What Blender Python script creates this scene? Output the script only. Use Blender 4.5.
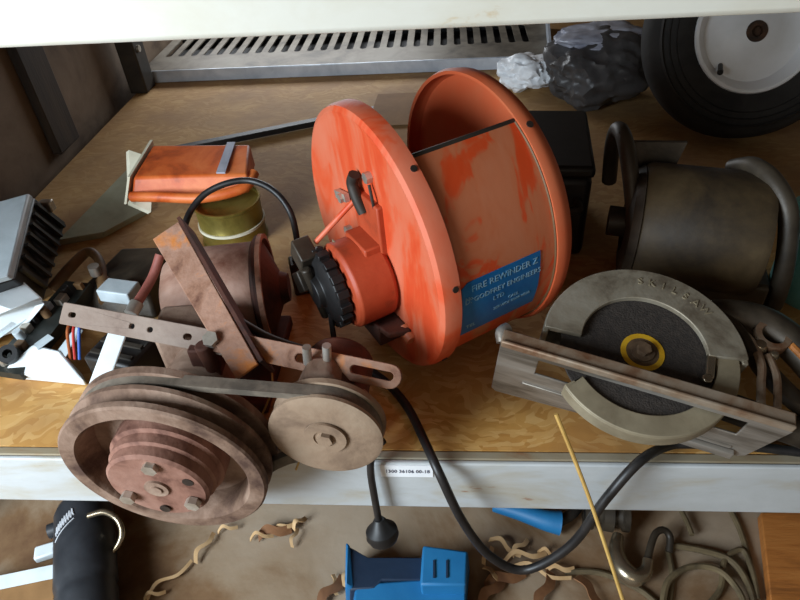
import bpy, bmesh, math, random
from math import sin, cos, pi, radians as rad
from mathutils import Vector, Matrix, noise
random.seed(7)
SC = bpy.context.scene
for o in list(bpy.data.objects): bpy.data.objects.remove(o)
COL = SC.collection
# ---------------------------------------------------------------- camera
cam = bpy.data.cameras.new('camera'); camo = bpy.data.objects.new('camera', cam); COL.objects.link(camo)
cam.sensor_width = 36.0; cam.lens = 36.0*628/800; cam.clip_start = .02
R_ = [[0.996681, 0.0094, -0.080868], [0.056002, 0.64181, 0.764816], [-0.059091, 0.766806, -0.639154]]
L_ = [0.05812, -0.4276, 0.575]
camo.matrix_world = Matrix(((R_[0][0], R_[0][1], -R_[0][2], L_[0]), (R_[1][0], R_[1][1], -R_[1][2], L_[1]), (R_[2][0], R_[2][1], -R_[2][2], L_[2]), (0, 0, 0, 1)))
SC.camera = camo
# ---------------------------------------------------------------- world, light, exposure
w = bpy.data.worlds.new('world'); SC.world = w; w.use_nodes = True
bg = w.node_tree.nodes['Background']; bg.inputs[0].default_value = (.95, .84, .70, 1); bg.inputs[1].default_value = .13
def area(name, loc, target, sx, sy, power, col):
    l = bpy.data.lights.new(name, 'AREA'); l.shape = 'RECTANGLE'; l.size = sx; l.size_y = sy; l.energy = power; l.color = col
    o = bpy.data.objects.new(name, l); COL.objects.link(o); o.location = loc
    o.rotation_euler = (Vector(target)-Vector(loc)).to_track_quat('-Z', 'Y').to_euler(); return o
area('daylight_from_doorway', (-.98, -.80, .56), (-.30, .2, .05), .6, .7, 37, (.78, .90, 1.0))
area('daylight_from_window', (-.30, -2.3, .82), (.1, .5, .1), 1.2, .7, 5.2, (1.0, .87, .70))
area('added_rear_light', (-.40, 1.60, .33), (-.40, .8, .0), .8, .20, 5.0, (.90, .95, 1.0))  # unseen lamp added behind the tray to brighten it and the back deck
SC.view_settings.view_transform = 'Standard'; SC.view_settings.look = 'None'
SC.view_settings.exposure = 0.0; SC.view_settings.gamma = 1.0; SC.view_settings.use_curve_mapping = False
# ---------------------------------------------------------------- materials
def lin(c):
    return tuple(((x/255)/12.92 if x/255 <= .04045 else ((x/255+.055)/1.055)**2.4) for x in c)+(1,)
def mat(name, cols, scale=8, detail=6, rough=.6, metal=0, bump=.15, stretch=(1, 1, 1), bscale=60, pos=None, rvar=0.0, dist=.4):
    m = bpy.data.materials.new(name); m.use_nodes = True; nt = m.node_tree; N = nt.nodes; K = nt.links
    p = N['Principled BSDF']; p.inputs['Roughness'].default_value = rough; p.inputs['Metallic'].default_value = metal
    tc = N.new('ShaderNodeTexCoord'); mp = N.new('ShaderNodeMapping'); mp.inputs['Scale'].default_value = stretch
    K.new(tc.outputs['Object'], mp.inputs[0])
    if len(cols) > 1:
        n = N.new('ShaderNodeTexNoise'); n.inputs['Scale'].default_value = scale; n.inputs['Detail'].default_value = detail; n.inputs['Distortion'].default_value = dist
        n.inputs['Roughness'].default_value = .62
        K.new(mp.outputs[0], n.inputs['Vector'])
        r = N.new('ShaderNodeValToRGB'); e = r.color_ramp.elements
        ps = pos or [.36+.28*i/(len(cols)-1) for i in range(len(cols))]
        while len(e) < len(cols): e.new(.5)
        for i, c in enumerate(cols): e[i].position = ps[i]; e[i].color = lin(c)
        K.new(n.outputs[0], r.inputs[0]); K.new(r.outputs[0], p.inputs['Base Color'])
    else:
        p.inputs['Base Color'].default_value = lin(cols[0])
    if bump:
        b = N.new('ShaderNodeTexNoise'); b.inputs['Scale'].default_value = bscale; b.inputs['Detail'].default_value = 5
        K.new(mp.outputs[0], b.inputs['Vector'])
        bu = N.new('ShaderNodeBump'); bu.inputs['Strength'].default_value = bump; bu.inputs['Distance'].default_value = .004
        K.new(b.outputs[0], bu.inputs['Height']); K.new(bu.outputs[0], p.inputs['Normal'])
    return m
def osb(name, c, grey_back=0):
    m = bpy.data.materials.new(name); m.use_nodes = True; nt = m.node_tree; N = nt.nodes; K = nt.links
    p = N['Principled BSDF']; p.inputs['Roughness'].default_value = .75
    tc = N.new('ShaderNodeTexCoord')
    nz = N.new('ShaderNodeTexNoise'); nz.inputs['Scale'].default_value = 9; nz.inputs['Detail'].default_value = 3
    K.new(tc.outputs['Object'], nz.inputs['Vector'])
    ad = N.new('ShaderNodeMixRGB'); ad.blend_type = 'ADD'; ad.inputs[0].default_value = .12
    K.new(tc.outputs['Object'], ad.inputs[1]); K.new(nz.outputs['Color'], ad.inputs[2])
    mp = N.new('ShaderNodeMapping'); mp.inputs['Scale'].default_value = (60, 150, 60); mp.inputs['Rotation'].default_value = (0, 0, .5)
    K.new(ad.outputs[0], mp.inputs[0])
    v = N.new('ShaderNodeTexVoronoi'); v.inputs['Scale'].default_value = 1.0; K.new(mp.outputs[0], v.inputs['Vector'])
    sp = N.new('ShaderNodeSeparateColor'); K.new(v.outputs['Color'], sp.inputs[0])
    r = N.new('ShaderNodeValToRGB'); e = r.color_ramp.elements; e.new(.5)
    for i in range(3): e[i].position = [.1, .5, .9][i]; e[i].color = lin(c[i])
    K.new(sp.outputs[0], r.inputs[0])
    d = N.new('ShaderNodeTexNoise'); d.inputs['Scale'].default_value = 7; d.inputs['Detail'].default_value = 8; K.new(tc.outputs['Object'], d.inputs['Vector'])
    r2 = N.new('ShaderNodeValToRGB'); r2.color_ramp.elements[0].position = .42; r2.color_ramp.elements[1].position = .66
    r2.color_ramp.elements[0].color = (0, 0, 0, 1); r2.color_ramp.elements[1].color = (.8, .8, .8, 1); K.new(d.outputs[0], r2.inputs[0])
    mx = N.new('ShaderNodeMixRGB'); mx.inputs[2].default_value = lin(c[3]); K.new(r2.outputs[0], mx.inputs[0]); K.new(r.outputs[0], mx.inputs[1])
    out = mx
    if grey_back:   # greyer towards the back of the board, transition broken up by noise
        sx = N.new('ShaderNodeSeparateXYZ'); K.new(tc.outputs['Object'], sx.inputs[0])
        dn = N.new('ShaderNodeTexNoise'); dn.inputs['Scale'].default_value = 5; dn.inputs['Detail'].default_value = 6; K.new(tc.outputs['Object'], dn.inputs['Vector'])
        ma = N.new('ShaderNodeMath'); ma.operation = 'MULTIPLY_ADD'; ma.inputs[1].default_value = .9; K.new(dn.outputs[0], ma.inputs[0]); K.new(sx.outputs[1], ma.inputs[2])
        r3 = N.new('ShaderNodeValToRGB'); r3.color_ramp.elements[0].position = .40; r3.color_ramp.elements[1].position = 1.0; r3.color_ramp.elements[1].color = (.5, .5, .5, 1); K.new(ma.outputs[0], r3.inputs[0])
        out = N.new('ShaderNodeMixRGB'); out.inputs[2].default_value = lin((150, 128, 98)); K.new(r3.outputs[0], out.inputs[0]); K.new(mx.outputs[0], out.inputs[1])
    K.new(out.outputs[0], p.inputs['Base Color'])
    bu = N.new('ShaderNodeBump'); bu.inputs['Strength'].default_value = .3; bu.inputs['Distance'].default_value = .002
    K.new(sp.outputs[1], bu.inputs['Height']); K.new(bu.outputs[0], p.inputs['Normal'])
    return m
M = {}
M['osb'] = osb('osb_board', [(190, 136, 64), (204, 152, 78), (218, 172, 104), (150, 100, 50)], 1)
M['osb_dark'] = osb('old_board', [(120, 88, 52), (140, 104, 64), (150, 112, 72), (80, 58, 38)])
M['beam'] = mat('grey_painted_steel', [(140, 84, 48), (174, 168, 154), (184, 187, 187), (192, 195, 196)], scale=11, pos=[.30, .35, .5, .62], rough=.45, bump=.05, stretch=(.6, 1.2, 1.6))
M['upper_beam'] = mat('cream_painted_steel', [(160, 102, 54), (196, 178, 148), (204, 199, 184), (209, 206, 194)], scale=16, pos=[.25, .30, .36, .6], rough=.5, bump=.04, stretch=(1, 1, 2.2))
M['ledge'] = mat('grimy_grey_ledge', [(128, 82, 46), (142, 126, 100), (150, 142, 124)], scale=12, pos=[.34, .46, .62], rough=.7, bump=.1, stretch=(.5, 1, 1))
M['dark_steel'] = mat('dark_steel', [(40, 36, 32), (66, 58, 48)], rough=.6, metal=.3)
M['wall'] = mat('grimy_wall_board', [(82, 66, 52), (112, 94, 76), (124, 106, 88)], scale=5, rough=.85)
M['wall_dark'] = mat('dark_wall', [(30, 25, 21), (48, 40, 32)], scale=4, rough=.9)
M['post'] = mat('dark_timber', [(40, 32, 26), (62, 50, 38)], scale=6, rough=.8, stretch=(4, 4, .6))
M['floor'] = mat('dusty_concrete', [(88, 56, 32), (122, 92, 62), (148, 126, 101), (164, 146, 125)], scale=3.2, detail=9, pos=[.34, .45, .54, .68], rough=.9, bump=.3, bscale=35)
M['tray'] = mat('galvanised_steel', [(84, 78, 68), (112, 104, 92), (124, 118, 106)], scale=14, rough=.55, metal=.2, bump=.04)
M['lip'] = mat('bright_zinc', [(186, 196, 208), (212, 220, 230)], scale=20, rough=.3, metal=.3, bump=.02)
M['orange'] = mat('dusty_orange_paint', [(204, 70, 26), (204, 76, 34), (190, 106, 68), (192, 114, 78)], scale=10, detail=4, pos=[.44, .48, .52, .64], rough=.5, bump=.05, stretch=(1.5, 1, .7), dist=1.0)
M['orange_in'] = mat('dusty_orange_inside', [(206, 88, 46), (198, 104, 66)], scale=6, rough=.6, bump=.05)
M['orange_flange'] = mat('dusty_orange_paint_pink_sheen', [(204, 72, 34), (208, 84, 46), (206, 102, 70), (206, 112, 82)], scale=9, detail=4, pos=[.41, .46, .53, .68], rough=.55, bump=.05, stretch=(1, 1.6, .6), dist=1.0)  # dusty paint, with the pinkish sheen of light from the left mixed in
M['orange_dark'] = mat('dirty_orange_paint', [(112, 50, 28), (166, 64, 32), (180, 76, 42)], scale=14, pos=[.30, .42, .7], rough=.55)
M['blue_label'] = mat('blue_label', [(10, 92, 152), (22, 108, 166)], scale=30, rough=.4, bump=0)
M['label_ink'] = mat('pale_label_ink', [(140, 172, 190), (92, 142, 170)], scale=60, rough=.5, bump=0)
M['rust'] = mat('brown_rust', [(68, 44, 32), (110, 84, 67), (132, 106, 89), (150, 126, 108)], scale=16, detail=8, pos=[.33, .45, .55, .68], rough=.85, bump=.35, bscale=120)
M['rust_pink'] = mat('pale_rust', [(112, 68, 50), (154, 118, 100), (178, 146, 130)], scale=11, detail=8, pos=[.32, .46, .62], rough=.75, bump=.25, bscale=110)
M['rust_hub'] = mat('reddish_rust', [(86, 50, 36), (128, 88, 72), (146, 108, 92)], scale=20, detail=8, pos=[.34, .46, .66], rough=.8, bump=.25, bscale=110)
M['arm_grey'] = mat('grey_rusty_strip', [(84, 60, 48), (122, 102, 89), (136, 118, 105)], scale=14, detail=8, pos=[.32, .44, .64], rough=.7, bump=.2, bscale=120)
M['rust_orange'] = mat('bright_rust', [(92, 54, 38), (142, 102, 80), (158, 120, 100), (192, 116, 52)], scale=18, detail=7, pos=[.34, .43, .53, .64], rough=.8, bump=.3, bscale=140)
M['rust_dark'] = mat('dark_rust', [(34, 20, 15), (72, 38, 26), (92, 52, 36)], scale=12, rough=.8, bump=.25, bscale=90)
M['belt'] = mat('worn_rubber_belt', [(84, 76, 66), (122, 110, 96)], scale=40, rough=.9, bump=.2)
M['small_pulley'] = mat('grimy_cast_iron', [(112, 90, 72), (140, 116, 94), (150, 128, 106)], scale=16, rough=.8, bump=.2, bscale=120)
M['bolt'] = mat('zinc_bolt', [(170, 160, 146), (210, 204, 194)], scale=30, rough=.35, metal=.7, bump=0)
M['alu'] = mat('dull_aluminium', [(110, 98, 82), (146, 136, 118), (160, 152, 136)], scale=22, rough=.5, metal=.35, bump=.12, bscale=150)
M['guard_cream'] = mat('pale_dirty_aluminium', [(128, 116, 94), (152, 140, 116)], scale=26, rough=.55, metal=.2, bump=.1)
M['plate'] = mat('scratched_steel_plate', [(104, 96, 86), (150, 142, 132), (166, 160, 152)], scale=12, rough=.42, metal=.55, bump=.08, stretch=(.5, 3, 3))
M['plate_rusty'] = mat('rust_edged_steel', [(110, 70, 44), (140, 116, 94), (156, 140, 122)], scale=22, rough=.55, metal=.35, bump=.12)
M['abrasive'] = mat('abrasive_disc', [(46, 40, 36), (62, 54, 48)], scale=160, rough=.95, bump=.4, bscale=500)
M['yellow'] = mat('yellow_label_ring', [(196, 146, 20), (220, 174, 40)], scale=40, rough=.6, bump=0)
M['hub'] = mat('brown_disc_label', [(70, 52, 36), (104, 82, 60)], scale=60, rough=.7)
M['saw_body'] = mat('grimy_dark_casting', [(36, 30, 24), (56, 48, 38), (74, 64, 52)], scale=18, rough=.5, metal=.3, bump=.15)
M['motor'] = mat('grey_brown_dusty_paint', [(44, 34, 22), (68, 54, 34), (88, 72, 48)], scale=9, detail=7, rough=.6, bump=.15)
M['tube'] = mat('dull_tube', [(46, 39, 31), (72, 63, 51)], scale=14, rough=.5, metal=.2)
M['black'] = mat('black_plastic', [(18, 17, 17), (30, 28, 28)], scale=20, rough=.5, bump=.05)
M['black_cable'] = mat('black_cable', [(24, 23, 24), (40, 37, 36)], scale=40, rough=.45, bump=.03)
M['rubber'] = mat('black_tyre_rubber', [(24, 23, 23), (44, 42, 40)], scale=14, rough=.8, bump=.2)
M['rim'] = mat('white_wheel_paint', [(140, 132, 118), (228, 230, 230), (238, 240, 242)], scale=9, pos=[.30, .36, .6], rough=.4, bump=.05)
M['grease'] = mat('dark_grease', [(40, 28, 20), (84, 56, 36)], scale=40, rough=.6)
M['white_plastic'] = mat('white_plastic', [(206, 214, 216), (228, 234, 236)], scale=10, rough=.5, bump=.03)
M['grey_plastic'] = mat('pale_grey_plastic', [(158, 168, 172), (184, 194, 198)], scale=10, rough=.5, bump=.04)
M['white_bag'] = mat('white_plastic_film', [(232, 236, 240), (244, 246, 248)], scale=20, rough=.4, bump=.15, bscale=60)
M['grey_bag'] = mat('dark_grey_plastic_film', [(56, 54, 54), (78, 76, 76), (90, 88, 88)], scale=8, rough=.42, bump=.5, bscale=40)
M['silver_bag'] = mat('silvery_plastic_film', [(124, 126, 140), (176, 178, 190), (196, 198, 208)], scale=5, rough=.35, bump=.25, bscale=50)
M['brass'] = mat('brassy_tin', [(112, 98, 44), (150, 134, 66), (164, 150, 84)], scale=9, rough=.35, metal=.6, bump=.04)
M['carton'] = mat('orange_carton', [(150, 60, 20), (204, 92, 34), (222, 120, 60)], scale=12, pos=[.34, .46, .62], rough=.5, bump=.08)
M['carton_pale'] = mat('pale_carton', [(196, 188, 162), (226, 220, 198)], scale=10, rough=.7)
M['cardboard'] = mat('brown_cardboard', [(122, 88, 50), (146, 108, 66)], scale=9, rough=.85)
M['sheet'] = mat('green_grey_sheet', [(120, 118, 92), (146, 144, 118), (160, 160, 138)], scale=5, rough=.7)
M['tan'] = mat('tan_plastic', [(92, 68, 44), (124, 94, 60)], scale=14, rough=.6)
M['teal'] = mat('teal_plastic', [(84, 150, 148), (120, 176, 170)], scale=8, rough=.45)
M['pcb'] = mat('dark_circuit_board', [(20, 24, 22), (38, 40, 36)], scale=40, rough=.5)
M['copper'] = mat('copper_lacquer', [(150, 80, 40), (176, 100, 56)], scale=30, rough=.4, metal=.5)
M['red_wire'] = mat('red_wire', [(170, 40, 30)], rough=.5, bump=0)
M['blue_wire'] = mat('blue_wire', [(40, 80, 160)], rough=.5, bump=0)
M['pink_wire'] = mat('dull_red_hose', [(132, 72, 62), (156, 92, 80)], scale=20, rough=.6)
M['blue'] = mat('blue_plastic', [(26, 104, 156), (38, 120, 172)], scale=8, rough=.5, bump=.03)
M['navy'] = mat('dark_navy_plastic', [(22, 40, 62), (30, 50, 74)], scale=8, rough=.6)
M['sticker'] = mat('white_sticker', [(226, 228, 232), (238, 240, 242)], scale=20, rough=.5, bump=0)
M['ink'] = mat('dark_blue_ink', [(46, 50, 74)], rough=.6, bump=0)
M['white_ink'] = mat('white_ink', [(190, 192, 196)], rough=.6, bump=0)
M['straw'] = mat('golden_straw', [(176, 136, 66), (204, 166, 92)], scale=20, rough=.6, bump=.05)
M['shaving'] = mat('dry_wood_shaving', [(176, 138, 92), (206, 172, 128)], scale=20, rough=.8, bump=.1)
M['leaf'] = mat('dry_brown_leaf', [(104, 66, 38), (140, 96, 60)], scale=20, rough=.8, bump=.2)
M['wood_orange'] = mat('orange_brown_wood', [(140, 84, 34), (176, 108, 46), (188, 122, 58)], scale=6, stretch=(1, 8, 1), rough=.7)
M['chrome'] = mat('worn_bright_steel', [(140, 124, 100), (190, 178, 156)], scale=12, rough=.25, metal=.85, bump=.04)
M['rope'] = mat('old_wire_insulation', [(74, 62, 42), (112, 96, 68)], scale=24, rough=.7)
M['flashlight'] = mat('matt_black_can', [(34, 36, 40), (54, 56, 60)], scale=14, rough=.42, bump=.05)
M['bolt_dark'] = mat('dark_bolt', [(36, 28, 24), (60, 48, 40)], scale=30, rough=.6, metal=.3)
# ---------------------------------------------------------------- builders
INV = {}
def thing(name, label, cat, frame=None, group=None, kind=None):
    o = bpy.data.objects.new(name, None); COL.objects.link(o); o.empty_display_size = .02
    f = frame if isinstance(frame, Matrix) else Matrix.Translation(Vector(frame or (0, 0, 0)))
    o.matrix_world = f; INV[o.name] = f.inverted()
    return tag(o, label, cat, group, kind)
def tag(o, label, cat=None, group=None, kind=None):
    if label: o['label'] = label
    if cat: o['category'] = cat
    if group: o['group'] = group
    if kind: o['kind'] = kind
    return o
def spline(pts, n=8, closed=False):
    P = [Vector(p) for p in pts]; out = []
    k = len(P)
    for i in range(k if closed else k-1):
        if closed: a, b, c, d = P[(i-1) % k], P[i], P[(i+1) % k], P[(i+2) % k]
        else: a, b, c, d = P[max(i-1, 0)], P[i], P[i+1], P[min(i+2, k-1)]
        for j in range(n):
            t = j/n
            out.append(.5*((2*b)+(-a+c)*t+(2*a-5*b+4*c-d)*t*t+(-a+3*b-3*c+d)*t**3))
    if not closed: out.append(P[-1])
    return out
def frame_of(axis):
    z = Vector(axis).normalized(); x = z.orthogonal().normalized(); return x, z.cross(x), z
class MB:
    def __init__(s): s.bm = bmesh.new()
    def box(s, c, d, rot=None):
        m = Matrix.Translation(Vector(c)) @ (rot.to_4x4() if rot else Matrix.Identity(4)) @ Matrix.Diagonal((d[0], d[1], d[2], 1))
        bmesh.ops.create_cube(s.bm, size=1, matrix=m); return s
    def hexa(s, a, b):   # two matching quads -> solid
        va = [s.bm.verts.new(p) for p in a]; vb = [s.bm.verts.new(p) for p in b]; n = len(va)
        s.bm.faces.new(va); s.bm.faces.new(vb[::-1])
        for i in range(n): s.bm.faces.new((va[i], vb[i], vb[(i+1) % n], va[(i+1) % n]))
        return s
    def lathe(s, prof, p0, axis, n=48, a0=0, a1=2*pi, closed_prof=False):
        x, y, z = frame_of(axis); p0 = Vector(p0); full = abs(a1-a0-2*pi) < 1e-6
        rings = []; cnt = n if full else n+1
        for i in range(cnt):
            t = a0+(a1-a0)*i/n; d = x*cos(t)+y*sin(t)
            rings.append([s.bm.verts.new(p0+d*r+z*h) for r, h in prof])
        k = len(prof)
        for i in range(n):
            A = rings[i]; B = rings[(i+1) % cnt]
            for j in range(k if closed_prof else k-1):
                q = [A[j], B[j], B[(j+1) % k], A[(j+1) % k]]
                try: s.bm.faces.new(q)
                except ValueError: pass
        if closed_prof and not full:
            s.bm.faces.new(rings[0]); s.bm.faces.new(rings[-1][::-1])
        bmesh.ops.remove_doubles(s.bm, verts=s.bm.verts, dist=1e-6); return s
    def cyl(s, p0, p1, r0, r1=None, n=24):
        p0 = Vector(p0); p1 = Vector(p1); r1 = r0 if r1 is None else r1; L = (p1-p0).length
        return s.lathe([(0, 0), (r0, 0), (r1, L), (0, L)], p0, p1-p0, n)
    def tube(s, pts, r, n=10, sm=8, closed=False):
        P = spline(pts, sm, closed) if sm else [Vector(p) for p in pts]
        rr = r if callable(r) else (lambda t: r)
        x = None; rings = []
        for i, p in enumerate(P):
            d = (P[(i+1) % len(P)]-P[i-1]) if closed else (P[min(i+1, len(P)-1)]-P[max(i-1, 0)])
            if d.length < 1e-9: d = Vector((0, 0, 1))
            d.normalize()
            x = d.orthogonal().normalized() if x is None else (x-d*x.dot(d)).normalized()
            y = d.cross(x); q = rr(i/max(1, len(P)-1))
            rings.append([s.bm.verts.new(p+(x*cos(2*pi*k/n)+y*sin(2*pi*k/n))*q) for k in range(n)])
        m = len(rings)
        for i in range(m if closed else m-1):
            A, B = rings[i], rings[(i+1) % m]
            for k in range(n): s.bm.faces.new((A[k], A[(k+1) % n], B[(k+1) % n], B[k]))
        if not closed: s.bm.faces.new(rings[0][::-1]); s.bm.faces.new(rings[-1])
        return s
    def plate(s, outer, holes, h, Mx=None):
        b = bmesh.new(); E = []
        for lp in [outer]+list(holes):
            vs = [b.verts.new((p[0], p[1], 0)) for p in lp]
            for i in range(len(vs)): E.append(b.edges.new((vs[i], vs[(i+1) % len(vs)])))
        bmesh.ops.triangle_fill(b, use_beauty=True, use_dissolve=False, edges=E)
        r = bmesh.ops.extrude_face_region(b, geom=list(b.faces))
        bmesh.ops.translate(b, vec=(0, 0, h), verts=[v for v in r['geom'] if isinstance(v, bmesh.types.BMVert)])
        if Mx: bmesh.ops.transform(b, matrix=Mx, verts=b.verts)
        me = bpy.data.meshes.new('t'); b.to_mesh(me); b.free(); s.bm.from_mesh(me); bpy.data.meshes.remove(me); return s
    def ribbon(s, pts, wdir, w_, th):
        P = spline(pts, 5); wd = Vector(wdir).normalized()*w_/2; rows = []
        for i, p in enumerate(P):
            d = (P[min(i+1, len(P)-1)]-P[max(i-1, 0)]).normalized(); n = d.cross(wd).normalized()*th/2
            rows.append([s.bm.verts.new(p+a) for a in (wd+n, -wd+n, -wd-n, wd-n)])
        for A, B in zip(rows, rows[1:]):
            for k in range(4): s.bm.faces.new((A[k], A[(k+1) % 4], B[(k+1) % 4], B[k]))
        s.bm.faces.new(rows[0][::-1]); s.bm.faces.new(rows[-1]); return s
    def build(s, name, m, parent=None, bevel=0, local=False, label=None, smooth=True, seg=2):
        bm = s.bm
        bmesh.ops.recalc_face_normals(bm, faces=bm.faces)
        if parent is not None and not local: bmesh.ops.transform(bm, matrix=INV[parent.name], verts=bm.verts)
        me = bpy.data.meshes.new(name); bm.to_mesh(me); bm.free()
        if smooth:
            for p in me.polygons: p.use_smooth = True
            me.set_sharp_from_angle(angle=rad(38))
        o = bpy.data.objects.new(name, me); COL.objects.link(o); me.materials.append(m)
        if parent is not None: o.parent = parent; INV[o.name] = INV[parent.name]
        else: INV[o.name] = Matrix.Identity(4)
        if bevel:
            md = o.modifiers.new('soft', 'BEVEL'); md.width = bevel; md.segments = seg; md.limit_method = 'ANGLE'; md.angle_limit = rad(40)
        if label: o['label'] = label
        return o
def text_into(mb, txt, size, fn, depth=.0004, align='CENTER'):
    c = bpy.data.curves.new('t', 'FONT'); c.body = txt; c.size = size; c.align_x = align; c.resolution_u = 2
    o = bpy.data.objects.new('t', c); COL.objects.link(o)
    dg = bpy.context.evaluated_depsgraph_get(); me = bpy.data.meshes.new_from_object(o.evaluated_get(dg))
    b = bmesh.new(); b.from_mesh(me)
    bmesh.ops.triangulate(b, faces=b.faces)
    r = bmesh.ops.extrude_face_region(b, geom=list(b.faces))
    for v in [v for v in r['geom'] if isinstance(v, bmesh.types.BMVert)]: v.co.z = depth
    for v in b.verts: v.co = fn(v.co)
    m2 = bpy.data.meshes.new('t'); b.to_mesh(m2); b.free(); mb.bm.from_mesh(m2)
    bpy.data.objects.remove(o); bpy.data.meshes.remove(me); bpy.data.meshes.remove(m2)
def mtx(o, x, y, z):
    return Matrix(((x[0], y[0], z[0], o[0]), (x[1], y[1], z[1], o[1]), (x[2], y[2], z[2], o[2]), (0, 0, 0, 1)))
def rz(a): return Matrix.Rotation(a, 3, 'Z')
def slot(cx, cy, L, W, n=6):
    out = []
    for k in range(n+1): t = -pi/2+pi*k/n; out.append((cx+L/2-W/2+W/2*cos(t), cy+W/2*sin(t)))
    for k in range(n+1): t = pi/2+pi*k/n; out.append((cx-L/2+W/2+W/2*cos(t), cy+W/2*sin(t)))
    return out
def hexbolt(mb, p, axis, r, h):
    mb.lathe([(0, 0), (r, 0), (r, h), (0, h)], p, axis, 6)
FZ = -.30
# ================================================================ setting
f = MB().box((0, .3, FZ-.02), (4.4, 5.6, .04)).build('floor', M['floor']); tag(f, 'dusty concrete floor below the shelf', 'floor', kind='structure')
wl = MB().box((-.790, .835, .3), (.04, 1.53, 1.2)).build('wall_left', M['wall']); tag(wl, 'grimy brown board wall at the left end of the rack', 'wall', kind='structure')
wb = MB().box((0, 1.70, .05), (2.4, .04, .70)).build('wall_back', M['wall_dark']); tag(wb, 'dark wall behind the rack', 'wall', kind='structure')
tr = MB().box((-.7595, .775, .24), (.020, .085, .46)).build('trim_1', M['post'], bevel=.003); tag(tr, 'dark timber batten on the left board wall', 'trim', kind='structure')
# ---- rack
rk = thing('storage_rack', 'grey steel storage rack with rust-stained painted beams', 'rack', (0, 0, FZ))
b = MB(); b.hexa([(-.75, -.018, -.085), (-.75, -.018, 0), (-.75, -.012, 0), (-.75, -.012, -.085)], [(1.1, -.018, -.085), (1.1, -.018, 0), (1.1, -.012, 0), (1.1, -.012, -.085)])
fb = b.build('front_beam', M['beam'], rk, bevel=.002)
b = MB(); b.box((.175, -.006, -.004), (1.85, .0118, .008)); b.build('beam_ledge', M['ledge'], fb, bevel=.002, label='grimy top ledge of the front beam')
ub = MB().box((.175, .004, .512), (1.85, .044, .12)).build('upper_beam', M['upper_beam'], rk, bevel=.004, label='cream painted upper beam with rust spots')
MB().box((.175, 1.53, -.05), (1.85, .03, .09)).build('rear_beam', M['dark_steel'], rk)
for x in (-.72,):
    u = MB().box((x, 1.11, .235), (.045, .06, .47)).build('upright', M['dark_steel'], rk, bevel=.004)
    MB().cyl((x+.0225, 1.10, .105), (x+.028, 1.10, .105), .008).build('bolt', M['bolt'], u)
for x in (-.735, 1.12):
    MB().box((x, .012, .13), (.03, .04, .86)).build('upright', M['dark_steel'], rk, bevel=.004)
MB().box((1.12, 1.5, .13), (.06, .06, .86)).build('upright', M['dark_steel'], rk, bevel=.004)
st = MB().box((.0075, -.0185, -.0125), (.058, .0012, .021)).build('sticker', M['sticker'], rk, label='white sticker with a dark printed number')
tb = MB(); text_into(tb, '1300 36106 00-18', .0078, lambda c: Vector((.0085+c.x*.86, -.0192-c.z, -.0150+c.y)))
tb.build('lettering', M['ink'], st, smooth=False)
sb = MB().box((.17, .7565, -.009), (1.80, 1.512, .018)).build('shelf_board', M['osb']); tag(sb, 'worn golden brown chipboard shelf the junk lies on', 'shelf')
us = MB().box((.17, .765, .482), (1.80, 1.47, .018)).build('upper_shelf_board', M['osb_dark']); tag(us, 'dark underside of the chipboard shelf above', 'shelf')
# ---- slotted tray at the back
ty = thing('slotted_tray', 'grey slotted steel tray with bright front lip at back of the shelf', 'tray', (-.2, 1.28, 0))
holes = []
x = -.70
while x < .27:
    hl = slot(0, 0, .150, .0175); holes.append([(x+q[1], 1.335+q[0]) for q in hl]); x += .0355
MB().plate([(-.735, 1.155), (.30, 1.155), (.33, 1.46), (-.735, 1.46)], holes, .003, Matrix.Translation((0, 0, .027))).build('slotted_top', M['tray'], ty)
b = MB(); b.box((-.205, 1.31, .003), (1.05, .29, .004)); b.box((-.205, 1.457, .014), (1.05, .004, .026)); b.build('tray_pan', M['black'], ty)
MB().box((-.2175, 1.153, .016), (1.035, .006, .030)).build('front_lip', M['lip'], ty, bevel=.0015, label='bright zinc front lip')
MB().hexa([(.300, 1.15, .0), (.306, 1.15, .0), (.306, 1.15, .06), (.300, 1.15, .06)], [(.33, 1.46, 0), (.336, 1.46, 0), (.336, 1.46, .06), (.33, 1.46, .06)]).build('end_flange', M['lip'], ty)
# ================================================================ orange cable reel
a = Vector((.835, .55, .023)).normalized(); v = (Vector((0, 0, 1))-a*a.z).normalized(); yv = v.cross(a)
FR = mtx((-.032, .177, .16), a, yv, v)
rl = thing('cable_reel', 'dusty orange steel drum reel with a blue label, lying on the shelf', 'cable reel', FR)
def cyl_pt(xx, ph, r): return Vector((xx, -r*sin(ph), r*cos(ph)))
b = MB(); b.lathe([(0, -.004), (.145, -.004), (.152, -.006), (.158, -.003), (.160, .004), (.160, .016), (.157, .017), (.156, .006), (.150, .002), (0, .002)], (0, 0, 0), (1, 0, 0), 96)
b.build('flange', M['orange_flange'], rl, local=True)
b = MB(); b.lathe([(0, .158), (.150, .158), (.154, .152), (.154, .142), (.158, .141), (.160, .148), (.158, .158), (.152, .165), (0, .165)], (0, 0, 0), (1, 0, 0), 96)
b.build('flange', M['orange_in'], rl, local=True)
b = MB(); n = 72; p0, p1 = rad(29), rad(250); ins, outs = [], []
for i in range(n+1):
    t = p0+(p1-p0)*i/n
    outs.append([b.bm.verts.new(cyl_pt(xx, t, .1535)) for xx in (.002, .158)])
    ins.append([b.bm.verts.new(cyl_pt(xx, t, .1505)) for xx in (.002, .158)])
for i in range(n):
    b.bm.faces.new((outs[i][0], outs[i+1][0], outs[i+1][1], outs[i][1])); b.bm.faces.new((ins[i][0], ins[i][1], ins[i+1][1], ins[i+1][0]))
for i in (0, n): b.bm.faces.new((outs[i][0], outs[i][1], ins[i][1], ins[i][0]))
b.build('cover_shell', M['orange'], rl, local=True)
b = MB()
for i, t in enumerate([rad(29)+rad(221)*k/40 for k in range(40)]): pass
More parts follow.
